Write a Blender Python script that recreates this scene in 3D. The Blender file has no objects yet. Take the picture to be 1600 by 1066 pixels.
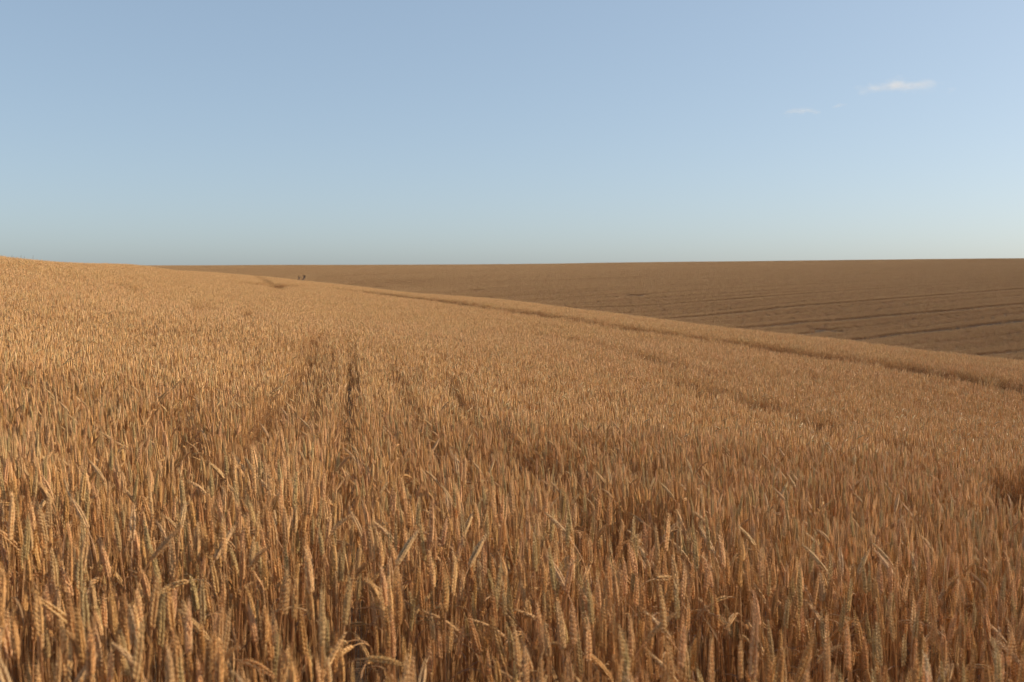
import bpy, math, random
import numpy as np
from mathutils import Vector

SC = bpy.context.scene
COL = SC.collection
R = math.radians
SEED = 7
rs = np.random.RandomState(SEED)
random.seed(SEED)

# ------------------------------------------------------------------ camera
FPX = 1537.0                      # focal length in pixels of the 1600 px wide photograph
EYE = 0.0                         # eye level is z = 0 ; all heights are relative to it
EYE_ROW = 430.0                   # row of the photograph that lies at eye level
PITCH = math.atan((533 - EYE_ROW) / FPX)
cam_d = bpy.data.cameras.new('camera')
cam_d.sensor_width = 23.6
cam_d.lens = 23.6 * FPX / 1600
cam_d.clip_start = 0.05
cam_d.clip_end = 12000
cam_d.dof.use_dof = True
cam_d.dof.focus_distance = 6.5
cam_d.dof.aperture_fstop = 3.4
cam = bpy.data.objects.new('camera', cam_d)
COL.objects.link(cam)
cam.location = (0, 0, 0)
cam.rotation_euler = (R(90) - PITCH, 0, 0)
SC.camera = cam

# ------------------------------------------------------------------ light
SUN_EL = R(26)
SUN_AZ = R(78)                    # clockwise from the view direction (+Y): the sun stands at the right
world = bpy.data.worlds.new('World')
SC.world = world
world.use_nodes = True
nt = world.node_tree
bg = nt.nodes['Background']
sky = nt.nodes.new('ShaderNodeTexSky')
sky.sky_type = 'NISHITA'
sky.sun_disc = False
sky.sun_elevation = SUN_EL
sky.sun_rotation = SUN_AZ
sky.altitude = 200
sky.air_density = 0.8
sky.dust_density = 1.6
sky.ozone_density = 2.0
gam = nt.nodes.new('ShaderNodeGamma'); gam.inputs['Gamma'].default_value = .5
gain = nt.nodes.new('ShaderNodeMixRGB'); gain.blend_type = 'MULTIPLY'; gain.inputs[0].default_value = 1
gain.inputs[2].default_value = (.276 / .142, .304 / .142, .323 / .142, 1)
nt.links.new(sky.outputs[0], gam.inputs[0]); nt.links.new(gam.outputs[0], gain.inputs[1]); nt.links.new(gain.outputs[0], bg.inputs['Color'])
bg.inputs['Strength'].default_value = 0.12
sun_d = bpy.data.lights.new('sun', 'SUN')
sun_d.energy = 5.0
sun_d.angle = R(0.6)
sun_d.color = (1.0, 0.82, 0.59)
sun = bpy.data.objects.new('sun', sun_d)
COL.objects.link(sun)
sd = Vector((math.sin(SUN_AZ) * math.cos(SUN_EL), math.cos(SUN_AZ) * math.cos(SUN_EL), math.sin(SUN_EL)))
sun.rotation_euler = sd.to_track_quat('Z', 'Y').to_euler()
SC.view_settings.view_transform = 'Standard'
SC.view_settings.look = 'None'
SC.view_settings.exposure = 0.24
SC.view_settings.gamma = 1.0
SC.cycles.max_bounces = 12
SC.cycles.diffuse_bounces = 6
SC.cycles.transmission_bounces = 8
SC.cycles.volume_bounces = 1
SC.cycles.caustics_reflective = False
SC.cycles.caustics_refractive = False

# ------------------------------------------------------------------ terrain
# drop(u, y): how far below eye level, per metre of distance, the top of the crop lies
# u = x / y. Rows: u, crest distance, crest drop, distance where the far hill shows, far crest drop
UT = np.array([-.95, -.60, -.52, -.39, -.325, -.262, -.22, -.163, 0., .13, .325, .52, .65, .95])
YC = np.array([35., 42., 46., 95., 150., 180., 172., 150., 94., 69., 50., 38., 34., 28.])
VC = np.array([-.060, -.026, -.0180, -.0104, -.0035, .0007, .0050, .0110, .0262, .0428, .0660, .0885, .103, .137])
YE = np.array([300., 300., 300., 330., 330., 300., 280., 240., 175., 145., 115., 95., 90., 80.])
VF = np.array([-.0085, -.0092, -.0094, -.0096, -.0098, -.0100, -.0101, -.0103, -.0110, -.0128, -.0150, -.0169, -.018, -.020])
YF = 480.0
LY = [math.log(v) for v in (1.2, 2, 3, 5, 9, 13, 17)]
NV = [.575, .352, .262, .196, .141, .110, .086]
def _knots(i):
    u, yc, vc, ye, vf = UT[i], YC[i], VC[i], YE[i], VF[i]
    xs = list(LY)
    v17 = NV[-1] + .11 * u
    vs = [v + (.09 + .02 * k / 6) * u for k, v in enumerate(NV)]
    l17, lc = math.log(17), math.log(yc)
    for s in (.25, .5, .75, .9, 1.0):
        xs.append(l17 + s * (lc - l17)); vs.append(vc + (v17 - vc) * (1 - s) ** 1.7)
    dip = max(.006, .10 * abs(vc) + .006)
    tv = -(vc + dip) * math.sqrt(yc * ye); 
    xs.append(.5 * (lc + math.log(ye))); vs.append(vc + dip)
    t0, t1 = -(vc + dip * .5) * ye, -vf * YF
    xs.append(math.log(ye)); vs.append(vc + dip * .5)
    for s in (.2, .42, .66, .85, 1.0):
        y = ye + s * (YF - ye)
        t = t0 + (t1 - t0) * (s + .10 * math.sin(math.pi * s))
        xs.append(math.log(y)); vs.append(max(-t / y, vf + (1 - s) * .002))
    for y, dv in ((700, .012), (1500, .02), (6000, .03)):
        xs.append(math.log(y)); vs.append(vf + dv)
    return np.array(xs), np.array(vs)
def _pchip(x, y, xi):
    h = np.diff(x); d = np.diff(y) / h
    m = np.zeros_like(y)
    for k in range(1, len(y) - 1):
        if d[k - 1] * d[k] > 0:
            w1, w2 = 2 * h[k] + h[k - 1], h[k] + 2 * h[k - 1]
            m[k] = (w1 + w2) / (w1 / d[k - 1] + w2 / d[k])
    m[0], m[-1] = d[0], d[-1]
    k = np.clip(np.searchsorted(x, xi) - 1, 0, len(h) - 1)
    t = (xi - x[k]) / h[k]
    return ((2 * t**3 - 3 * t**2 + 1) * y[k] + (t**3 - 2 * t**2 + t) * h[k] * m[k]
            + (-2 * t**3 + 3 * t**2) * y[k + 1] + (t**3 - t**2) * h[k] * m[k + 1])
LQ = np.linspace(math.log(1.2), math.log(6000), 700)
TAB = np.array([_pchip(*_knots(i), LQ) for i in range(len(UT))])          # [u, ln y]
UF = np.linspace(-.95, .95, 191)
TABF = np.array([_pchip(UT, TAB[:, j], UF) for j in range(len(LQ))]).T     # fine in u
for _ in range(3):
    TABF[1:-1] = .25 * TABF[:-2] + .5 * TABF[1:-1] + .25 * TABF[2:]
def top(x, y):
    """height of the top of the crop at plan position x, y"""
    x = np.asarray(x, float); y = np.asarray(y, float)
    yy = np.maximum(y, 1.2)
    u = np.clip(x / yy, -.95, .95)
    fu = (u + .95) / 1.9 * 190
    fq = (np.log(yy) - LQ[0]) / (LQ[-1] - LQ[0]) * 699
    i = np.clip(fu.astype(int), 0, 189); j = np.clip(fq.astype(int), 0, 698)
    a, b = fu - i, fq - j
    v = (TABF[i, j] * (1 - a) * (1 - b) + TABF[i + 1, j] * a * (1 - b) + TABF[i, j + 1] * (1 - a) * b + TABF[i + 1, j + 1] * a * b)
    far = -v * yy - .1 * (x - u * yy)
    near = -.655 - .024 * np.clip(y, -6, 3) - .09 * np.clip(x, -40, 40)
    w = np.clip((y - 1.6) / 2.4, 0, 1); w = w * w * (3 - 2 * w)
    return near * (1 - w) + far * w
def ray_ground(px, py, far=False):
    """plan point where the line of sight through a spot of the photograph meets the crop"""
    u = (px - 800) / FPX / 1.0
    # the small pitch is taken exactly
    dx, dy, dz = (px - 800) / FPX, 1.0, -(py - 533) / FPX
    c, s = math.cos(PITCH), math.sin(PITCH)
    Y, Z = dy * c + dz * s, -dy * s + dz * c
    u, v = dx / Y, -Z / Y
    j0 = int((math.log(1.5) - LQ[0]) / (LQ[-1] - LQ[0]) * 699)
    ys = np.exp(LQ)
    vv = -top(u * ys, ys) / ys
    yc = np.interp(u, UT, YC)
    idx = [j for j in range(j0, 699) if (ys[j] > yc * 1.05) == far and ys[j] <= 500]
    best = min(idx, key=lambda j: abs(vv[j] - v))
    return u * ys[best], ys[best]
def vnoise(x, y, sc, seed=0):
    g = np.random.RandomState(seed).rand(256, 256)
    fx, fy = np.asarray(x) / sc + 1000.3, np.asarray(y) / sc + 1000.7
    i, j = np.floor(fx).astype(int), np.floor(fy).astype(int)
    a, b = fx - i, fy - j
    a, b = a * a * (3 - 2 * a), b * b * (3 - 2 * b)
    i0, i1, j0, j1 = i % 256, (i + 1) % 256, j % 256, (j + 1) % 256
    return (g[i0, j0] * (1 - a) * (1 - b) + g[i1, j0] * a * (1 - b) + g[i0, j1] * (1 - a) * b + g[i1, j1] * a * b) * 2 - 1
def seg_dist(x, y, pts):
    d = np.full(np.shape(x), 1e9)
    for (ax, ay), (bx, by) in zip(pts[:-1], pts[1:]):
        L = (bx - ax) ** 2 + (by - ay) ** 2 + 1e-9
        t = np.clip(((x - ax) * (bx - ax) + (y - ay) * (by - ay)) / L, 0, 1)
        d = np.minimum(d, np.hypot(x - ax - t * (bx - ax), y - ay - t * (by - ay)))
    return d
CROP = 0.86                                                            # mean crop height

# ------------------------------------------------------------------ materials
def mat(name):
    m = bpy.data.materials.new(name); m.use_nodes = True
    return m, m.node_tree, m.node_tree.nodes['Principled BSDF']
def straw_material(name, rough, transl, hue_amt=.006, val_amt=.30, noise_scale=900):
    m, t, p = mat(name)
    n, l = t.nodes, t.links
    at = n.new('ShaderNodeAttribute'); at.attribute_name = 'tint'
    oi = n.new('ShaderNodeObjectInfo')
    hsv = n.new('ShaderNodeHueSaturation')
    mr = n.new('ShaderNodeMapRange'); mr.inputs[3].default_value = .5 - hue_amt; mr.inputs[4].default_value = .5 + hue_amt * .8
    l.new(oi.outputs['Random'], mr.inputs[0]); l.new(mr.outputs[0], hsv.inputs['Hue'])
    no = n.new('ShaderNodeTexNoise'); no.inputs['Scale'].default_value = noise_scale; no.inputs['Detail'].default_value = 2
    tc = n.new('ShaderNodeTexCoord'); l.new(tc.outputs['Object'], no.inputs['Vector'])
    mv = n.new('ShaderNodeMapRange'); mv.inputs[3].default_value = 1 - val_amt; mv.inputs[4].default_value = 1 + val_amt
    l.new(no.outputs['Fac'], mv.inputs[0])
    l.new(mv.outputs[0], hsv.inputs['Value'])
    l.new(at.outputs['Color'], hsv.inputs['Color'])
    l.new(hsv.outputs[0], p.inputs['Base Color'])
    p.inputs['Roughness'].default_value = rough
    p.inputs['Specular IOR Level'].default_value = .35
    tr = n.new('ShaderNodeBsdfTranslucent'); l.new(hsv.outputs[0], tr.inputs['Color'])
    mx = n.new('ShaderNodeMixShader'); mx.inputs[0].default_value = transl
    l.new(p.outputs[0], mx.inputs[1]); l.new(tr.outputs[0], mx.inputs[2])
    l.new(mx.outputs[0], n['Material Output'].inputs['Surface'])
    return m
M_EAR = straw_material('ripe_ear', .45, .20, val_amt=.26)
M_STEM = straw_material('dry_stem', .45, .25, noise_scale=300)
M_LEAF = straw_material('dry_leaf', .65, .30, noise_scale=200)
def soil_material():
    m, t, p = mat('field_soil')
    n, l = t.nodes, t.links
    geo = n.new('ShaderNodeNewGeometry')
    a = n.new('ShaderNodeTexNoise'); a.inputs['Scale'].default_value = 14; a.inputs['Detail'].default_value = 6
    b = n.new('ShaderNodeTexNoise'); b.inputs['Scale'].default_value = .05; b.inputs['Detail'].default_value = 4
    l.new(geo.outputs['Position'], a.inputs['Vector']); l.new(geo.outputs['Position'], b.inputs['Vector'])
    r = n.new('ShaderNodeValToRGB')
    r.color_ramp.elements[0].position = .3; r.color_ramp.elements[0].color = (.10, .065, .036, 1)
    r.color_ramp.elements[1].position = .75; r.color_ramp.elements[1].color = (.30, .20, .11, 1)
    l.new(a.outputs['Fac'], r.inputs[0])
    mix = n.new('ShaderNodeMixRGB'); mix.blend_type = 'MULTIPLY'; mix.inputs[0].default_value = .5
    l.new(r.outputs[0], mix.inputs[1]); l.new(b.outputs['Fac'], mix.inputs[2])
    l.new(mix.outputs[0], p.inputs['Base Color'])
    p.inputs['Roughness'].default_value = .95
    bp = n.new('ShaderNodeBump'); bp.inputs['Strength'].default_value = .6; bp.inputs['Distance'].default_value = .03
    l.new(a.outputs['Fac'], bp.inputs['Height']); l.new(bp.outputs[0], p.inputs['Normal'])
    return m
M_SOIL = soil_material()

# ------------------------------------------------------------------ mesh helpers
def build_mesh(name, V, F, C, mats, MI=None, smooth=True):
    V = np.asarray(V, np.float32); F = np.asarray(F, np.int32)
    me = bpy.data.meshes.new(name)
    me.vertices.add(len(V)); me.vertices.foreach_set('co', V.ravel())
    k = F.shape[1]
    me.loops.add(F.size); me.loops.foreach_set('vertex_index', F.ravel())
    me.polygons.add(len(F))
    me.polygons.foreach_set('loop_start', np.arange(len(F), dtype=np.int32) * k)
    me.polygons.foreach_set('loop_total', np.full(len(F), k, np.int32))
    if smooth: me.polygons.foreach_set('use_smooth', np.ones(len(F), bool))
    for m in mats: me.materials.append(m)
    if MI is not None: me.polygons.foreach_set('material_index', np.asarray(MI, np.int32))
    me.update(calc_edges=True)
    if C is not None:
        a = me.color_attributes.new('tint', 'FLOAT_COLOR', 'POINT')
        c4 = np.ones((len(V), 4), np.float32); c4[:, :3] = C
        a.data.foreach_set('color', c4.ravel())
    return me

class Geo:
    def __init__(s): s.V, s.F, s.C, s.n = [], [], [], 0
    def add(s, V, F, C):
        V = np.asarray(V, float); C = np.asarray(C, float)
        if C.ndim == 1: C = np.repeat(C[None], len(V), 0)
        s.V.append(V); s.F.append(np.asarray(F, int) + s.n); s.C.append(C); s.n += len(V)
    def get(s):
        if not s.V: return np.zeros((0, 3)), np.zeros((0, 3), int), np.zeros((0, 3))
        return np.vstack(s.V), np.vstack(s.F), np.vstack(s.C)

def frame(T):
    T = T / np.linalg.norm(T)
    A = np.array([0, 1., 0]) if abs(T[1]) < .9 else np.array([1., 0, 0])
    X = np.cross(A, T); X /= np.linalg.norm(X)
    return X, np.cross(T, X), T
def tube(P, rad, ns):
    P = np.asarray(P); n = len(P)
    V = []
    for i in range(n):
        T = P[min(i + 1, n - 1)] - P[max(i - 1, 0)]
        X, Y, _ = frame(T)
        for k in range(ns):
            a = 2 * math.pi * k / ns
            V.append(P[i] + (X * math.cos(a) + Y * math.sin(a)) * rad[i])
    F = []
    for i in range(n - 1):
        for k in range(ns):
            a, b = i * ns + k, i * ns + (k + 1) % ns
            F += [(a, b, b + ns), (a, b + ns, a + ns)]
    return np.array(V), F
LOBE = None
def lobe_unit():
    global LOBE
    if LOBE is None:
        prof = [(0, .35), (.22, .95), (.5, 1.0), (.78, .55), (1.0, .04)]
        V, F = tube([(0, 0, z) for z, _ in prof], [r for _, r in prof], 5)
        LOBE = (V, F)
    return LOBE
EAR_C = [(.74, .453, .192), (.65, .378, .152), (.81, .530, .250), (.565, .310, .119), (.72, .441, .212), (.695, .411, .160), (.665, .434, .208), (.585, .417, .192)]
STEM_C = [(.60, .34, .145), (.52, .27, .11), (.66, .41, .20)]
LEAF_C = [(.36, .215, .10), (.28, .155, .075), (.42, .26, .13)]

def centre_line(p, n):
    """points of stem and ear axis; p: height, lean, bend, droop"""
    H, L = p['stem'], p['ear']
    tot = H + L
    s = np.linspace(0, tot, n)
    th = p['lean'] * (.5 + .5 * np.clip(s / H, 0, 1))
    k = np.clip((s / H - p['knee']) / (1 - p['knee']), 0, 1); th = th + p['bend'] * k * k * (3 - 2 * k)
    th = th + p['droop'] * np.clip((s - H) / L, 0, 1)
    ds = s[1] - s[0]
    x = np.concatenate([[0], np.cumsum(np.sin(th[:-1]) * ds)])
    z = np.concatenate([[0], np.cumsum(np.cos(th[:-1]) * ds)])
    y = .004 * np.sin(s * 7 + p['ph'])
    return s, np.stack([x, y, z], 1), th
def posture(r, kind):
    p = dict(ear=r.uniform(.074, .108), droop=r.uniform(-.05, .14), bend=r.uniform(0, .08), knee=.8,
             ph=r.uniform(0, 6), twist=r.uniform(0, math.pi), fat=r.uniform(.80, 1.08),
             ec=np.array(EAR_C[r.randint(len(EAR_C))]) * r.uniform(.88, 1.08),
             sc=np.array(STEM_C[r.randint(3)]) * r.uniform(.85, 1.1), kind=kind)
    if kind == 'upright': p['lean'] = r.uniform(.0, .10)
    elif kind == 'leaning': p['lean'] = r.uniform(.12, .30); p['droop'] = r.uniform(-.05, .22)
    elif kind == 'arched': p['lean'] = r.uniform(.05, .15); p['bend'] = r.uniform(.5, .9); p['droop'] = r.uniform(.2, .6); p['knee'] = .82
    else: p['lean'] = r.uniform(.03, .12); p['bend'] = r.uniform(1.2, 1.9); p['droop'] = r.uniform(.1, .6); p['knee'] = .86
    tot = r.uniform(.80, .93) + (.02 if kind != 'upright' else 0)
    p['stem'] = tot - p['ear']
    return p
def interp(s, P, q):
    return np.array([np.interp(q, s, P[:, k]) for k in range(3)])
def stalk(r, p, lod):
    """returns three Geo: stem, ear, leaf"""
    st, ea, lf = Geo(), Geo(), Geo()
    s, P, th = centre_line(p, 90)
    H, L = p['stem'], p['ear']
    # stem
    ns, nr = ((6, 26), (3, 9), (3, 4), (3, 3))[lod]
    lo = (0, 0, .25, .45)[lod]
    q = lo + (H + L * .1 - lo) * (1 - (1 - np.linspace(0, 1, nr)) ** 1.6)
    rad = (.0017, .0017, .0021, .004)[lod] * (1.15 - .45 * q / H)
    nodes = [.33 * H, .62 * H]
    if lod == 0:
        for nd in nodes: rad = rad * (1 + .45 * np.exp(-((q - nd) / .02) ** 2))
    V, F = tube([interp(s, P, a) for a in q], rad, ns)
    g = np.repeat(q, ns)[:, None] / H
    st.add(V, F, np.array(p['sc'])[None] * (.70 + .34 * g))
    # ear
    cs, sn = math.cos(p['twist']), math.sin(p['twist'])
    def axes(q):
        t = interp(s, P, q + .002) - interp(s, P, q - .002); t /= np.linalg.norm(t)
        X = np.array([0, 1., 0]) - t * t[1]; X /= np.linalg.norm(X); Y = np.cross(t, X)
        return X * cs + Y * sn, -X * sn + Y * cs, t
    ec = p['ec']
    if lod == 0:
        U, UFc = lobe_unit()
        n = int(round(L / .0043))
        for i in range(n):
            t = i / (n - 1)
            q = H + t * L * .93
            A, B, T = axes(q); c = interp(s, P, q)
            side = 1 if i % 2 else -1
            sz = (.74 + .45 * math.sin(math.pi * min(1, t * .82 + .14))) * (1 - .42 * t * t) * p['fat']
            for j, fan in enumerate((-1, 1, 0)):
                if j == 2 and r.rand() < .3: continue
                d = T + A * side * (.23 + (.10 if j == 2 else 0)) + B * fan * .20 + r.normal(0, .035, 3)
                d /= np.linalg.norm(d)
                X, Y, Z = frame(d)
                ln, w = (.0122 * sz, .0023 * sz)
                if j == 2: ln *= 1.08
                o = c + A * side * .0021 * sz + B * fan * .0017 * sz
                V = U[:, :1] * X * w + U[:, 1:2] * Y * w * .85 + U[:, 2:] * Z * ln + o
                sh = (1 + r.normal(0, .09))
                col = ec[None] * sh * (0.84 + .30 * U[:, 2:])
                ea.add(V, UFc, col)
        # short awns towards the tip
        for _ in range(r.randint(4, 9)):
            q = H + L * r.uniform(.55, .97); A, B, T = axes(q); c = interp(s, P, q)
            d = T + A * r.uniform(-.5, .5) + B * r.uniform(-.5, .5); d /= np.linalg.norm(d)
            ln = r.uniform(.010, .022)
            V, F = tube([c + d * .006, c + d * (.006 + ln * .6), c + d * (.006 + ln)], [.0004, .0003, .0001], 3)
            ea.add(V, F, ec * 1.05)
    else:
        nr, ns = ((14, 6), (5, 4), (3, 3))[lod - 1]
        w0 = (.0062, .0062, .0095)[lod - 1] * p['fat']
        V = []; Cc = []
        for i in range(nr):
            t = i / (nr - 1); q = H + t * L
            A, B, T = axes(q); c = interp(s, P, q)
            w = w0 * (math.sin(math.pi * min(1, t * .86 + .12)) ** .6 + .03) * (1 - .35 * t * t)
            if t > .98: w = w0 * .12
            for k in range(ns):
                a = 2 * math.pi * k / ns
                ww = w
                if lod == 1: ww *= 1 + .26 * math.sin(i * math.pi + (0 if math.cos(a) > 0 else math.pi)) * abs(math.cos(a))
                V.append(c + (A * math.cos(a) + B * .75 * math.sin(a)) * ww)
                Cc.append(ec * (1 + (.10 if (i + k) % 2 else -.10)) if lod == 1 else ec * (1 + r.normal(0, .05)))
        F = []
        for i in range(nr - 1):
            for k in range(ns):
                a, b = i * ns + k, i * ns + (k + 1) % ns
                F += [(a, b, b + ns), (a, b + ns, a + ns)]
        ea.add(V, F, Cc)
    # leaf
    nl = (1 if r.rand() < .45 else 0) if lod == 0 else (1 if r.rand() < (.6, .25, 0)[lod - 1] else 0)
    for k in range(nl):
        q0 = H * (r.uniform(.66, .84) if k == 0 else r.uniform(.4, .6))
        az = r.uniform(0, 2 * math.pi); ln = r.uniform(.10, .20); w = r.uniform(.0018, .0034) * (1 if lod < 2 else 1.5)
        nseg = (10, 4, 3)[lod] if lod < 3 else 2
        el = r.uniform(1.0, 1.45); dr = r.uniform(2.2, 3.6) * (1 if r.rand() < .7 else .3)
        pos = interp(s, P, q0); V = []
        tw = r.uniform(-2, 2)
        for i in range(nseg + 1):
            t = i / nseg
            e = el - dr * t
            d = np.array([math.cos(az) * math.cos(e), math.sin(az) * math.cos(e), math.sin(e)])
            sdv = np.array([-math.sin(az), math.cos(az), 0]); up = np.cross(d, sdv)
            a = tw * t; sv = sdv * math.cos(a) + up * math.sin(a)
            ww = w * (1 - t) ** .6 + .0002
            fold = up * ww * .5
            V += [pos + sv * ww + fold, pos, pos - sv * ww + fold]
            pos = pos + d * ln / nseg
        F = []
        for i in range(nseg):
            for j in (0, 1):
                a = i * 3 + j
                F += [(a, a + 1, a + 4), (a, a + 4, a + 3)]
        lf.add(V, F, np.array(LEAF_C[r.randint(3)]) * r.uniform(.8, 1.1))
    return st, ea, lf
def pick_kind(r):
    q = r.rand()
    return 'upright' if q < .77 else 'leaning' if q < .93 else 'arched' if q < .975 else 'nodding'
def merge(parts):
    V, F, C, M, n = [], [], [], [], 0
    for (v, f, c, m) in parts:
        if len(v) == 0: continue
        V.append(v); F.append(f + n); C.append(c); M.append(np.full(len(f), m)); n += len(v)
    return np.vstack(V), np.vstack(F), np.vstack(C), np.concatenate(M)

# ------------------------------------------------------------------ ground: one sheet
def make_ground():
    ys = np.concatenate([np.linspace(-6, 1.5, 16), np.exp(np.linspace(math.log(1.8), math.log(9000), 330))])
    us = np.linspace(-1, 1, 121)
    V = np.zeros((len(ys), len(us), 3))
    for i, y in enumerate(ys):
        w = max(8.0, y * 1.15 + 6)
        x = us * w
        V[i, :, 0] = x; V[i, :, 1] = y
        z = top(x, np.full_like(x, y)) - CROP
        V[i, :, 2] = z + .012 * vnoise(x, np.full_like(x, y), .3, 3)
    n, m = len(ys), len(us)
    a = (np.arange(n - 1)[:, None] * m + np.arange(m - 1)[None]).ravel()
    F = np.stack([a, a + 1, a + 1 + m, a + m], 1)
    me = build_mesh('ground', V.reshape(-1, 3), F, None, [M_SOIL])
    o = bpy.data.objects.new('ground', me); COL.objects.link(o)
    o['kind'] = 'structure'; o['label'] = 'bare brown soil under the standing wheat'
    return o
make_ground()

# ------------------------------------------------------------------ where the crop is thin
def line(pts, far=False): return [ray_ground(a, b, far) for a, b in pts]
TRAM = line([(380, 443), (470, 446), (550, 453), (650, 465), (750, 478), (860, 494), (1000, 514), (1150, 533), (1262, 551), (1375, 566), (1480, 583), (1600, 604)])
a, b = TRAM[-2], TRAM[-1]; TRAM.append((b[0] + (b[0] - a[0]) * 2, b[1] + (b[1] - a[1]) * 2))
THIN = []        # (polyline, half width, share of stalks kept, factor on height)
for pts, hw, keep, hf in [
        ([(700, 580), (745, 640)], .07, .4, .85),
        ([(850, 690), (885, 712), (930, 715)], .20, .10, .60),
        ([(970, 770), (1000, 800), (1060, 810)], .19, .10, .58),
        ([(1060, 590), (1100, 602), (1130, 612)], .25, .2, .65),
        ([(1180, 622), (1210, 634)], .25, .25, .7),
        ([(1270, 648), (1300, 664)], .22, .2, .65),
        ([(1385, 680), (1425, 694)], .15, .3, .7),
        ([(1580, 735), (1600, 775)], .14, .12, .6),
        ([(810, 515), (900, 530), (960, 545)], .30, .55, .85),
        ([(990, 552), (1060, 570)], .35, .4, .8),
        ([(400, 430), (440, 452), (460, 454)], .6, .35, .7),
        ([(200, 452), (205, 446)], .35, .4, .7), ([(384, 486), (386, 496)], .22, .3, .7), ([(315, 478), (317, 486)], .3, .3, .7),
        ([(20, 590), (60, 600)], .12, .4, .8), ([(300, 640), (310, 700)], .08, .35, .8),
        ([(160, 895), (240, 900), (330, 890)], .10, .22, .62),
        ([(480, 870), (520, 900)], .07, .25, .6), ([(725, 930), (735, 985)], .06, .1, .5), ([(620, 960), (640, 1010)], .05, .2, .5),
        ([(1120, 900), (1160, 960)], .06, .3, .6), ([(1290, 940), (1320, 1000)], .06, .3, .6), ([(610, 740), (640, 770)], .07, .3, .7),
        ([(20, 870), (60, 900)], .05, .3, .6), ([(1040, 660), (1100, 680)], .10, .4, .8)]:
    THIN.append((line(pts), hw, keep, hf))
FAR = []
for pts, w in [([(1026, 498), (1100, 492), (1225, 480), (1337, 470), (1470, 460), (1640, 448)], 1.3),
               ([(1135, 512), (1255, 502), (1375, 492), (1490, 483), (1640, 471)], 1.1),
               ([(1311, 531), (1400, 522), (1469, 515), (1640, 497)], 1.1),
               ([(1495, 556), (1540, 551), (1640, 541)], .35),
               ([(1245, 521), (1285, 516)], .5),
               ([(1000, 459), (1125, 450), (1337, 440), (1640, 424)], 1.0),
               ([(900, 480), (1000, 478), (1170, 464), (1337, 453), (1640, 436)], .9),
               ([(750, 452), (900, 443), (1200, 431), (1640, 416)], .9),
               ([(600, 447), (750, 438), (1000, 430)], .8)]:
    FAR.append((line(pts, True), w))
CURVES = [line([(466, 431), (468, 434), (465, 438)], True), line([(472, 429), (476, 431), (475, 434), (470, 439)], True)]

ROWK = -.165
# gaps between drill rows: offset, from, to, half width, share kept
DRILL_GAPS = [(-1.22, 4, 15, .09, .3), (-.60, 2.0, 23, .14, .04), (-.30, 5, 20, .08, .35), (0., 2.0, 22, .08, .22), (.30, 2.2, 12, .07, .35), (.60, 3.2, 17, .10, .15),
              (.92, 2.5, 10, .07, .4), (1.22, 3.6, 13, .09, .35), (-1.9, 3, 12, .09, .4), (-.92, 2, 9, .07, .4), (1.9, 5, 12, .09, .45), (-2.6, 6, 14, .09, .4)]
def thin(x, y):
    """share of stalks kept and factor on the crop height at plan position"""
    keep = np.ones_like(x); hf = np.ones_like(x)
    for pl, hw, k, h in THIN:
        d = seg_dist(x, y, pl) + .25 * hw * vnoise(x, y, hw * 1.2, 11)
        w = np.clip((d - hw * .7) / (hw * .9), 0, 1)
        keep *= k + (1 - k) * w; hf *= h + (1 - h) * w
    for x0, ya, yb, hw, k in DRILL_GAPS:
        d = np.abs(x - x0 - ROWK * y - .03 * vnoise(y, y * 0 + x0, 2.0, 60))
        w = np.clip((d - hw * .6) / (hw * .8), 0, 1)
        e = np.clip((y - ya) / 1.5, 0, 1) * np.clip((yb - y) / 8., 0, 1)
        e = e * np.clip(.95 + .4 * vnoise(y, y * 0 + 5 * x0, 1.3, 61), .6, 1)
        keep *= 1 - (1 - k) * (1 - w) * e; hf *= 1 - .20 * (1 - w) * e
    d = seg_dist(x, y, TRAM)
    g = np.clip((d - 1.35 - .012 * np.maximum(y - 30, 0)) / .15, 0, 1)
    keep *= .02 + .98 * g
    n = vnoise(x, y, 1.1, 5) * .6 + vnoise(x, y, .35, 6) * .5 + .15 * vnoise(x, y, 4.5, 7)
    keep *= np.clip(1.05 + .55 * np.minimum(n + .28, 0) * 1.6, .35, 1)
    hf *= 1 + .04 * vnoise(x, y, 2.7, 8) + .045 * vnoise(x, y, .5, 9) + .02 * np.clip(vnoise(x, y, 9., 10), -1, 1)
    return keep, hf

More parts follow.
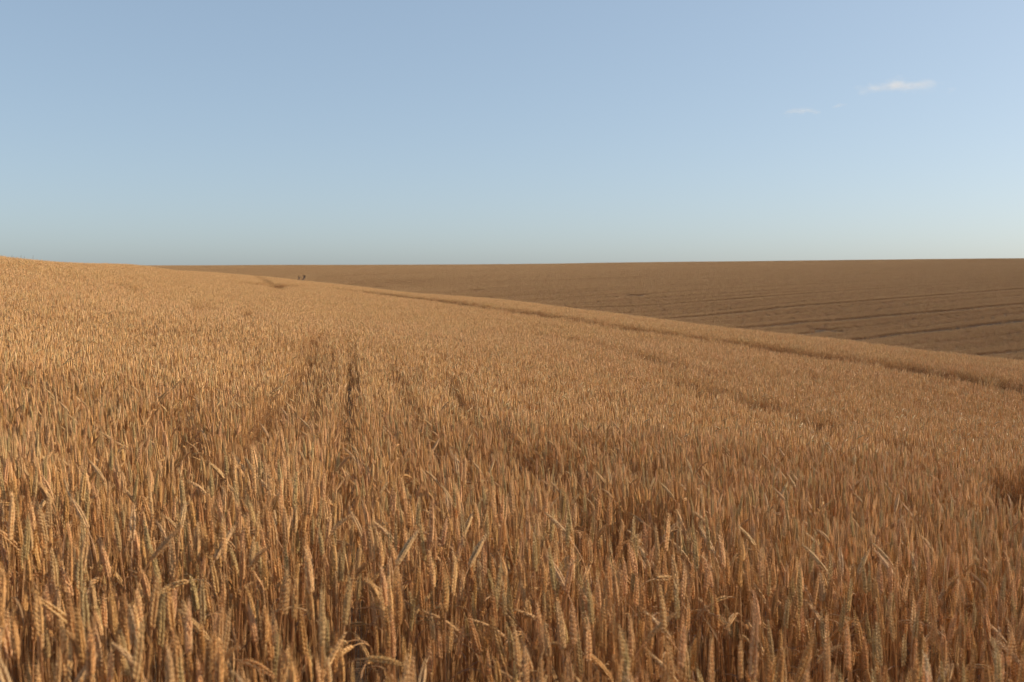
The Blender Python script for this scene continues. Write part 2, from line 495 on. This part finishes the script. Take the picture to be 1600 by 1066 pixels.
# ------------------------------------------------------------------ variants
def stalk_variants(n):
    out = []
    r = np.random.RandomState(21)
    for i in range(n):
        kind = pick_kind(r) if i >= 4 else ('upright', 'leaning', 'arched', 'nodding')[i]
        p = posture(r, kind)
        g = [x.get() for x in stalk(r, p, 0)]
        out.append((p, g))
    return out
HI = stalk_variants(44)
PROTO = bpy.data.collections.new('wheat_variants')          # sources of the crop, not linked to the scene
def proto(i, me):
    o = bpy.data.objects.new('wheat_variant_%03d' % i, me); PROTO.objects.link(o)
idx = 0
N_HI0 = 0
for p, g in HI:
    V, F, C, M = merge([(*g[0], 0), (*g[1], 1), (*g[2], 2)])
    proto(idx, build_mesh('wheat_variant', V, F, C, [M_STEM, M_EAR, M_LEAF], M)); idx += 1
def patch(r, lod, w, l, n, tone):
    parts = []
    for _ in range(n):
        p = posture(r, pick_kind(r))
        g = [x.get() for x in stalk(r, p, lod)]
        az = r.uniform(0, 2 * math.pi); c, s = math.cos(az), math.sin(az)
        sc = 1.05 - .22 * r.rand() ** 2
        if lod < 2: ox = (r.randint(2) - .5) * w * .5 + r.normal(0, .026)
        else: ox = r.uniform(-w / 2, w / 2)
        oy = r.uniform(-l / 2, l / 2)
        for k in range(3):
            v, f, cc = g[k]
            if len(v) == 0: continue
            v2 = v.copy() * sc
            v2[:, 0], v2[:, 1] = (v[:, 0] * c - v[:, 1] * s) * sc + ox, (v[:, 0] * s + v[:, 1] * c) * sc + oy
            parts.append((v2, f, cc * np.array(tone), k))
    return merge(parts)
def patches(count, lod, w, l, n, seed, tone=(1, 1, 1)):
    global idx
    r = np.random.RandomState(seed); first = idx
    for _ in range(count):
        V, F, C, M = patch(r, lod, w, l, n, tone)
        proto(idx, build_mesh('wheat_variant', V, F, C, [M_STEM, M_EAR, M_LEAF], M)); idx += 1
    return first, count
r2 = np.random.RandomState(77); S2_0 = idx
for i in range(40):
    g = [q.get() for q in stalk(r2, posture(r2, pick_kind(r2)), 1)]
    V, F, C, M = merge([(*g[0], 0), (*g[1], 1), (*g[2], 2)])
    proto(idx, build_mesh('wheat_variant', V, F, C, [M_STEM, M_EAR, M_LEAF], M)); idx += 1
MID = patches(20, 1, .28, .25, 36, 31)
LOW = patches(12, 2, .40, .40, 66, 32)
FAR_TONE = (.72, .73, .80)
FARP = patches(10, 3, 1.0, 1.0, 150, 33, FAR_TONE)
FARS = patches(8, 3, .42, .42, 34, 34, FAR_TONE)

# ------------------------------------------------------------------ scatter
PX, PI, PS, PR = [], [], [], []       # positions, variant index, scale, rotation
def put(x, y, i, sc, rot, tilt=.0):
    z = top(x, y) - CROP - .01
    PX.append(np.stack([x, y, z], 1)); PI.append(i); PS.append(sc); PR.append(np.stack([rs.normal(0, 1, len(x)) * tilt, rs.normal(0, 1, len(x)) * tilt, rot], 1))
UW = .88
# single stalks, in drilled rows, near the camera
Y_NEAR = 9.0
pitch = .125
rows = np.arange(-Y_NEAR * UW - 3, Y_NEAR * UW + 3, pitch)
sx, sy = [], []
for rw in rows:
    n = int((Y_NEAR + .6) * 88)
    y = rs.uniform(-.6, Y_NEAR, n)
    sx.append(rw + ROWK * y + rs.normal(0, .021, n)); sy.append(y)
x, y = np.concatenate(sx), np.concatenate(sy)
ok = (np.abs(x) < y * UW + 1.8) & (np.hypot(x, y - 0) > .62)
x, y = x[ok], y[ok]
keep, hf = thin(x, y)
ok = rs.rand(len(x)) < keep
x, y, hf = x[ok], y[ok], hf[ok]
vi = rs.randint(0, len(HI), len(x)); rot = rs.uniform(0, 2 * math.pi, len(x))
# a light common lean, to the right of the photograph
lean = rs.rand(len(x)) < .25
rot[lean] = rs.normal(math.pi, .7, lean.sum())
sc = np.clip(rs.normal(1, .04, len(x)) - .20 * rs.rand(len(x)) ** 2.2, .72, 1.1) * hf
# the ones that show largest become objects of their own: nearest ears inside the frame
tipz = top(x, y) - CROP + np.array([HI[i][1][1][0][:, 2].max() for i in vi]) * sc
def project(x, y, z):
    c, s = math.cos(PITCH), math.sin(PITCH)
    d = y * c - z * s; up = y * s + z * c
    return 800 + FPX * x / d, 533 - FPX * up / d, d
ec = np.array([HI[i][1][1][0].mean(0) for i in vi])
ex = x + (ec[:, 0] * np.cos(rot) - ec[:, 1] * np.sin(rot)) * sc
ey = y + (ec[:, 0] * np.sin(rot) + ec[:, 1] * np.cos(rot)) * sc
ez = top(x, y) - CROP - .01 + ec[:, 2] * sc
u_, v_, d_ = project(ex, ey, ez)
inside = (u_ > 8) & (u_ < 1592) & (v_ > 200) & (v_ < 1050) & (d_ > .3)
order = np.argsort(np.where(inside, d_, 1e9))
chosen = order[:300]
mask = np.ones(len(x), bool); mask[chosen] = False
put(x[mask], y[mask], vi[mask], sc[mask], rot[mask], .02)
SEL = [(x[i], y[i], vi[i], sc[i], rot[i], u_[i], v_[i], d_[i]) for i in chosen]
print('single stalks', mask.sum(), 'nearest', d_[chosen].min(), d_[chosen].max())
def grid_scatter(y0, y1, w, l, first, count, far=False):
    """patches laid along the drilled rows between two distances"""
    i = np.arange(int(-y1 * UW / w) - 8, int(y1 * UW / w) + 8); j = np.arange(int(y0 / l) - 1, int(y1 / l) + 1)
    I, J = np.meshgrid(i, j); I, J = I.ravel(), J.ravel()
    y = (J + rs.uniform(-.25, .25, len(J))) * l
    x = I * w + ROWK * y + rs.normal(0, .02, len(I)) if not far else (I + rs.uniform(-.45, .45, len(I))) * w
    ok = (y >= y0) & (y < y1) & (np.abs(x) < y * UW + 1.5)
    return x[ok], y[ok]
Y_2 = 17.0
sx, sy = [], []
for rw in np.arange(-Y_2 * UW - 4, Y_2 * UW + 4, pitch):
    n = int((Y_2 - Y_NEAR) * 66)
    y = rs.uniform(Y_NEAR, Y_2, n)
    sx.append(rw + ROWK * y + rs.normal(0, .021, n)); sy.append(y)
x, y = np.concatenate(sx), np.concatenate(sy)
ok = np.abs(x) < y * UW + 1.0; x, y = x[ok], y[ok]
keep, hf = thin(x, y); ok = rs.rand(len(x)) < keep; x, y, hf = x[ok], y[ok], hf[ok]
put(x, y, S2_0 + rs.randint(0, 40, len(x)), np.clip(rs.normal(1, .04, len(x)) - .16 * rs.rand(len(x)) ** 3, .76, 1.1) * hf, rs.uniform(0, 6.28, len(x)), .02)
print('second ring', len(x))
x, y = grid_scatter(Y_2, 30, .28, .25, *MID)
keep, hf = thin(x, y); ok = rs.rand(len(x)) < keep; x, y, hf = x[ok], y[ok], hf[ok]
put(x, y, MID[0] + rs.randint(0, MID[1], len(x)), hf * rs.normal(1, .02, len(x)), rs.randint(0, 2, len(x)) * math.pi + rs.normal(0, .08, len(x)) + .16)
x, y = grid_scatter(30, 215, .40, .40, *LOW)
yc = np.interp(np.clip(x / y, -.95, .95), UT, YC)
ok = y < yc * 1.22 + 4; x, y = x[ok], y[ok]
keep, hf = thin(x, y); ok = rs.rand(len(x)) < keep; x, y, hf = x[ok], y[ok], hf[ok]
put(x, y, LOW[0] + rs.randint(0, LOW[1], len(x)), hf * rs.normal(1, .025, len(x)), rs.uniform(0, 6.28, len(x)))
print('low patches', len(x))
N_NEAR = len(PX)
# the far hill
x, y = grid_scatter(60, 520, .95, .95, *FARP, far=True)
yc = np.interp(np.clip(x / y, -.95, .95), UT, YC); ye = np.interp(np.clip(x / y, -.95, .95), UT, YE)
ok = (y > .55 * yc + .45 * ye) & (np.abs(x) < y * .80 + 1); x, y = x[ok], y[ok]
hf = 1 + .03 * vnoise(x, y, 6, 41)
keep = np.ones_like(x)
A, B = FAR[0][0][0], FAR[0][0][-1]
dl = math.hypot(B[0] - A[0], B[1] - A[1]); dx, dy = (B[0] - A[0]) / dl, (B[1] - A[1]) / dl
al, ac = x * dx + y * dy, -x * dy + y * dx                     # along and across the far drilling direction
hf += .10 * vnoise(al / 22, ac, 1.9, 42) + .06 * vnoise(al / 30, ac, 6, 43)
hf *= 1 - .15 * (((ac + .35 * vnoise(al, ac, 30, 47)) % 6.1) < .95) * (.6 + .4 * vnoise(al, ac, 25, 48))
for pl, w in FAR:
    keep[seg_dist(x, y, pl) < 3.0] = 0
cd = np.minimum(seg_dist(x, y, CURVES[0]), seg_dist(x, y, CURVES[1]))
keep[cd < 3.5] = 0
ok = rs.rand(len(x)) < keep; x, y, hf = x[ok], y[ok], hf[ok]
CA = np.array(CURVES[0] + CURVES[1]); print('curves', CA)
gx, gy = np.meshgrid(np.arange(CA[:, 0].min() - 6, CA[:, 0].max() + 6, .38), np.arange(CA[:, 1].min() - 6, CA[:, 1].max() + 6, .38))
gx, gy = gx.ravel() + rs.uniform(-.1, .1, gx.size), gy.ravel() + rs.uniform(-.1, .1, gx.size)
d0, d1 = seg_dist(gx, gy, CURVES[0]), seg_dist(gx, gy, CURVES[1])
ok = (np.minimum(d0, d1) < 3.9) & (d0 > .42) & (d1 > .52)
fx, fy = [gx[ok]], [gy[ok]]
for q, (pl, w) in enumerate(FAR):
    pa = np.array(pl)
    for (ax, ay), (bx, by) in zip(pl[:-1], pl[1:]):
        L = math.hypot(bx - ax, by - ay); ux, uy = (bx - ax) / L, (by - ay) / L
        t, c = np.meshgrid(np.arange(0, L, .40), np.arange(-3.25, 3.3, .38))
        t, c = t.ravel() + rs.uniform(-.15, .15, t.size), c.ravel() + rs.uniform(-.1, .1, t.size)
        xx, yy = ax + ux * t - uy * c, ay + uy * t + ux * c
        dd = seg_dist(xx, yy, pl)
        g = np.abs(np.abs(dd + .12 * vnoise(xx, yy, 5, 46)))
        ok = ((g > .48 + .55 * w) | (rs.rand(len(dd)) < .05)) & (dd < 3.3)
        for q2 in range(q): ok &= seg_dist(xx, yy, FAR[q2][0]) > 3.0
        fx.append(xx[ok]); fy.append(yy[ok])
fx, fy = np.concatenate(fx), np.concatenate(fy)
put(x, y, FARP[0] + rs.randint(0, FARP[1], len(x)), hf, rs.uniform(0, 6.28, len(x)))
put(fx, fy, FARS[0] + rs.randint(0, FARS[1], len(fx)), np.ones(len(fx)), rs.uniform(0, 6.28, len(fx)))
print('far patches', len(x), len(fx))
def scatter_mesh(lo, hi):
    P = np.vstack(PX[lo:hi]); I_ = np.concatenate(PI[lo:hi]).astype(np.int32); S_ = np.concatenate(PS[lo:hi]).astype(np.float32); R_ = np.vstack(PR[lo:hi]).astype(np.float32)
    me = bpy.data.meshes.new('wheat_field')
    me.vertices.add(len(P)); me.vertices.foreach_set('co', P.astype(np.float32).ravel())
    for nm, ty, arr, key in (('variant', 'INT', I_, 'value'), ('size', 'FLOAT', S_, 'value'), ('turn', 'FLOAT_VECTOR', R_, 'vector')):
        me.attributes.new(nm, ty, 'POINT').data.foreach_set(key, arr.ravel())
    me.update(); return me
wf = bpy.data.objects.new('wheat', scatter_mesh(0, N_NEAR)); COL.objects.link(wf)
wf['kind'] = 'stuff'; wf['label'] = 'ripe golden wheat standing over the whole near hillside'; wf['category'] = 'wheat'
wb = bpy.data.objects.new('brown_crop', scatter_mesh(N_NEAR, len(PX))); COL.objects.link(wb)
wb['kind'] = 'stuff'; wb['label'] = 'darker brown crop with thin tramlines on the slope behind the near hill'; wb['category'] = 'crop'
ng = bpy.data.node_groups.new('wheat_scatter', 'GeometryNodeTree')
ng.interface.new_socket('Geometry', in_out='INPUT', socket_type='NodeSocketGeometry')
ng.interface.new_socket('Geometry', in_out='OUTPUT', socket_type='NodeSocketGeometry')
n, l = ng.nodes, ng.links
gi, go = n.new('NodeGroupInput'), n.new('NodeGroupOutput')
ci = n.new('GeometryNodeCollectionInfo'); ci.inputs['Collection'].default_value = PROTO
ci.inputs['Separate Children'].default_value = True; ci.inputs['Reset Children'].default_value = True
iop = n.new('GeometryNodeInstanceOnPoints'); iop.inputs['Pick Instance'].default_value = True
def named(nm, ty):
    a = n.new('GeometryNodeInputNamedAttribute'); a.data_type = ty; a.inputs['Name'].default_value = nm
    return a.outputs['Attribute']
l.new(gi.outputs[0], iop.inputs['Points']); l.new(ci.outputs[0], iop.inputs['Instance'])
l.new(named('variant', 'INT'), iop.inputs['Instance Index'])
e2r = n.new('FunctionNodeEulerToRotation'); l.new(named('turn', 'FLOAT_VECTOR'), e2r.inputs[0]); l.new(e2r.outputs[0], iop.inputs['Rotation'])
l.new(named('size', 'FLOAT'), iop.inputs['Scale'])
l.new(iop.outputs[0], go.inputs[0])
for o_ in (wf, wb):
    md = o_.modifiers.new('scatter', 'NODES'); md.node_group = ng

# ------------------------------------------------------------------ the 300 nearest stalks, one object each
PARTS = {}
def part_mesh(v, k):
    if (v, k) not in PARTS:
        V, F, C = HI[v][1][k]
        PARTS[v, k] = build_mesh(('stem', 'ear', 'leaf')[k], V, F, C, [(M_STEM, M_EAR, M_LEAF)[k]]) if len(V) else None
    return PARTS[v, k]
DONE = {}
def place_stalk(v, loc, sc, rot):
    if v not in DONE:
        root = bpy.data.objects.new('wheat_stalk', None); root.empty_display_size = .05; COL.objects.link(root)
        kids = []
        for k, nm in ((0, 'stem'), (1, 'ear'), (2, 'leaf')):
            me = part_mesh(v, k)
            if me is None: continue
            o = bpy.data.objects.new(nm, me); COL.objects.link(o); o.parent = root; kids.append(o)
        DONE[v] = (root, kids)
    else:
        r0, k0 = DONE[v]
        root = r0.copy(); COL.objects.link(root)
        for ch in k0:
            c = ch.copy(); COL.objects.link(c); c.parent = root
    root.location = loc; root.scale = (sc, sc, sc); root.rotation_euler = (0, 0, rot)
    return root
HOR = ['at the left edge', 'in the left part', 'left of centre', 'left of middle', 'right of middle', 'right of centre', 'in the right part', 'at the right edge']
entries = []
vs = np.sort([e[6] for e in SEL]); cut1, cut2 = vs[100], vs[200]
for (x, y, v, sc, rot, px, py, d) in SEL:
    p = HI[v][0]
    root = place_stalk(int(v), (x, y, float(top(x, y)) - CROP - .01), float(sc), float(rot))
    lx = math.cos(rot)
    tip = 'to the right' if lx > .45 else 'to the left' if lx < -.45 else ('away from us' if math.sin(rot) > 0 else 'towards us')
    pose = {'upright': 'upright', 'leaning': 'leaning ' + tip, 'arched': 'arching ' + tip, 'nodding': 'nodding ' + tip}[p['kind']]
    lum, red = p['ec'].mean(), p['ec'][1] / p['ec'][0]
    tone = 'greenish' if red > .68 else 'pale' if lum > .47 else 'tawny' if lum < .41 else 'golden'
    size = 'tall ' if sc > 1.0 else 'short ' if sc < .90 else ''
    h = HOR[min(7, int(px / 200))]
    row = 'lowest' if py > cut2 else 'middle' if py > cut1 else 'rear'
    entries.append([root, f'{size}{tone} wheat stalk {pose}, {h}, {row} row', px])
groups = {}
for e in entries: groups.setdefault(e[1], []).append(e)
ORD = ['first', 'second', 'third', 'fourth', 'fifth', 'sixth', 'seventh', 'eighth', 'ninth', 'tenth', 'eleventh', 'twelfth', 'thirteenth', 'fourteenth', 'fifteenth', 'sixteenth', 'seventeenth', 'eighteenth', 'nineteenth', 'twentieth']
for lab, es in groups.items():
    es.sort(key=lambda e: e[2])
    for k, e in enumerate(es):
        pre = '' if len(es) == 1 else (ORD[min(k, 19)] + ' ')
        suf = ', from left' if len(es) > 1 else ''
        e[0]['label'] = pre + lab + suf
        e[0]['category'] = 'wheat stalk'
        e[0]['group'] = 'wheat stalks nearest the camera'

# ------------------------------------------------------------------ tall weeds on the left ridge
M_WEED, wt, wp = mat('dry_weed'); wp.inputs['Base Color'].default_value = (.16, .13, .08, 1); wp.inputs['Roughness'].default_value = .8
def weed_mesh(r, h):
    g = Geo()
    pts = [np.array([.03 * math.sin(t * 2 + h * 9) * t, .02 * t * t, h * t]) for t in np.linspace(0, 1, 8)]
    V, F = tube(pts, np.linspace(.004, .002, 8), 4); g.add(V, F, (.16, .13, .08))
    for k in range(9):
        t = .80 + .2 * k / 8; b = np.array([np.interp(t, np.linspace(0, 1, 8), [p[c] for p in pts]) for c in range(3)])
        a = k * 2.4; d = np.array([math.cos(a) * .6, math.sin(a) * .6, .8]); ln = .05 * (1.3 - t + .2)
        V, F = tube([b, b + d * ln * .6, b + d * ln], [.005, .008, .002], 4); g.add(V, F, (.18, .14, .08))
    V, F, C = g.get()
    return build_mesh('tall_weed', V, F, None, [M_WEED])
WEEDS = [(22, 1.03, 'leftmost'), (36, 1.10, 'second from left'), (41, 1.06, 'third from left'), (54, 1.20, 'tallest'), (70, 1.00, 'short'), (88, 1.00, 'rightmost low')]
for k, (px, h, wd) in enumerate(WEEDS):
    u = (px - 800) / FPX; yy = float(np.interp(u, UT, YC)) * .93
    o = bpy.data.objects.new('tall_weed', weed_mesh(np.random.RandomState(k), h)); COL.objects.link(o)
    o.location = (u * yy, yy, float(top(u * yy, yy)) - CROP)
    o['label'] = f'{wd} of the thin dry weeds against sky on left ridge'; o['category'] = 'weed'; o['group'] = 'weeds on the left ridge'

# ------------------------------------------------------------------ clouds: three thin wisps far off
def cloud_material(name, dens, seed, stretch):
    m = bpy.data.materials.new(name); m.use_nodes = True
    n, l = m.node_tree.nodes, m.node_tree.links
    n.remove(n['Principled BSDF'])
    v = n.new('ShaderNodeVolumePrincipled'); v.inputs['Color'].default_value = (1, .97, .93, 1); v.inputs['Anisotropy'].default_value = .2
    tc = n.new('ShaderNodeTexCoord')
    no = n.new('ShaderNodeTexNoise'); no.noise_dimensions = '4D'; no.inputs['W'].default_value = seed
    no.inputs['Scale'].default_value = 1.7; no.inputs['Detail'].default_value = 6; no.inputs['Roughness'].default_value = .62; no.inputs['Distortion'].default_value = .5
    mp = n.new('ShaderNodeMapping'); mp.inputs['Scale'].default_value = stretch
    l.new(tc.outputs['Object'], mp.inputs[0]); l.new(mp.outputs[0], no.inputs['Vector'])
    ln = n.new('ShaderNodeVectorMath'); ln.operation = 'LENGTH'; 
    sp = n.new('ShaderNodeSeparateXYZ'); l.new(tc.outputs['Object'], sp.inputs[0])
    def mth(op, a, b):
        q = n.new('ShaderNodeMath'); q.operation = op
        for i_, v_ in enumerate((a, b)):
            if isinstance(v_, float): q.inputs[i_].default_value = v_
            else: l.new(v_, q.inputs[i_])
        return q.outputs[0]
    xo = mth('SUBTRACT', sp.outputs[0], .30)
    zz = mth('ADD', mth('MULTIPLY', sp.outputs[2], 1.9), mth('SUBTRACT', mth('MULTIPLY', mth('MULTIPLY', xo, xo), 1.3), .45))
    cb = n.new('ShaderNodeCombineXYZ'); l.new(sp.outputs[0], cb.inputs[0]); l.new(sp.outputs[1], cb.inputs[1]); l.new(zz, cb.inputs[2])
    l.new(cb.outputs[0], ln.inputs[0])
    fall = n.new('ShaderNodeMapRange'); fall.inputs[1].default_value = .1; fall.inputs[2].default_value = 1.0; fall.inputs[3].default_value = .16; fall.inputs[4].default_value = -.30
    l.new(ln.outputs['Value'], fall.inputs[0])
    ad = n.new('ShaderNodeMath'); ad.operation = 'ADD'; l.new(no.outputs['Fac'], ad.inputs[0]); l.new(fall.outputs[0], ad.inputs[1])
    mr = n.new('ShaderNodeMapRange'); mr.inputs[1].default_value = .50; mr.inputs[2].default_value = .85; mr.inputs[3].default_value = 0; mr.inputs[4].default_value = dens
    l.new(ad.outputs[0], mr.inputs[0]); l.new(mr.outputs[0], v.inputs['Density'])
    l.new(v.outputs[0], n['Material Output'].inputs['Volume'])
    return m
def blob(name, seed):
    bm = __import__('bmesh').new()
    __import__('bmesh').ops.create_icosphere(bm, subdivisions=3, radius=1.0)
    me = bpy.data.meshes.new(name); bm.to_mesh(me); bm.free(); return me
D = 3600.0
def sky_point(px, py):
    c, s = math.cos(PITCH), math.sin(PITCH)
    dx, dz = (px - 800) / FPX, -(py - 533) / FPX
    return Vector((dx, c + dz * s, -s + dz * c)) * D
m_px = D / FPX
for k, (px, py, w, h, tilt, dens, lab) in enumerate([
        (1408, 139, 140, 38, .16, .012, 'largest wispy white cloud in the upper right sky'),
        (1252, 177, 62, 19, .10, .010, 'small faint wispy cloud left of and below the largest one'),
        (1312, 166, 28, 9, -.05, .018, 'tiny faint wisp of cloud between the two larger ones')]):
    me = blob('cloud', k); me.materials.append(cloud_material('cloud_vapour', dens, 3.7 + 5.1 * k, (2.6, 1.8, 1.3)))
    o = bpy.data.objects.new('cloud', me); COL.objects.link(o)
    o.location = sky_point(px, py); o.scale = (w * m_px, w * m_px * .7, h * m_px)
    o.rotation_euler = (0, tilt, -math.atan2(o.location.x, o.location.y))
    o['label'] = lab; o['category'] = 'cloud'; o['group'] = 'clouds in the upper right sky'
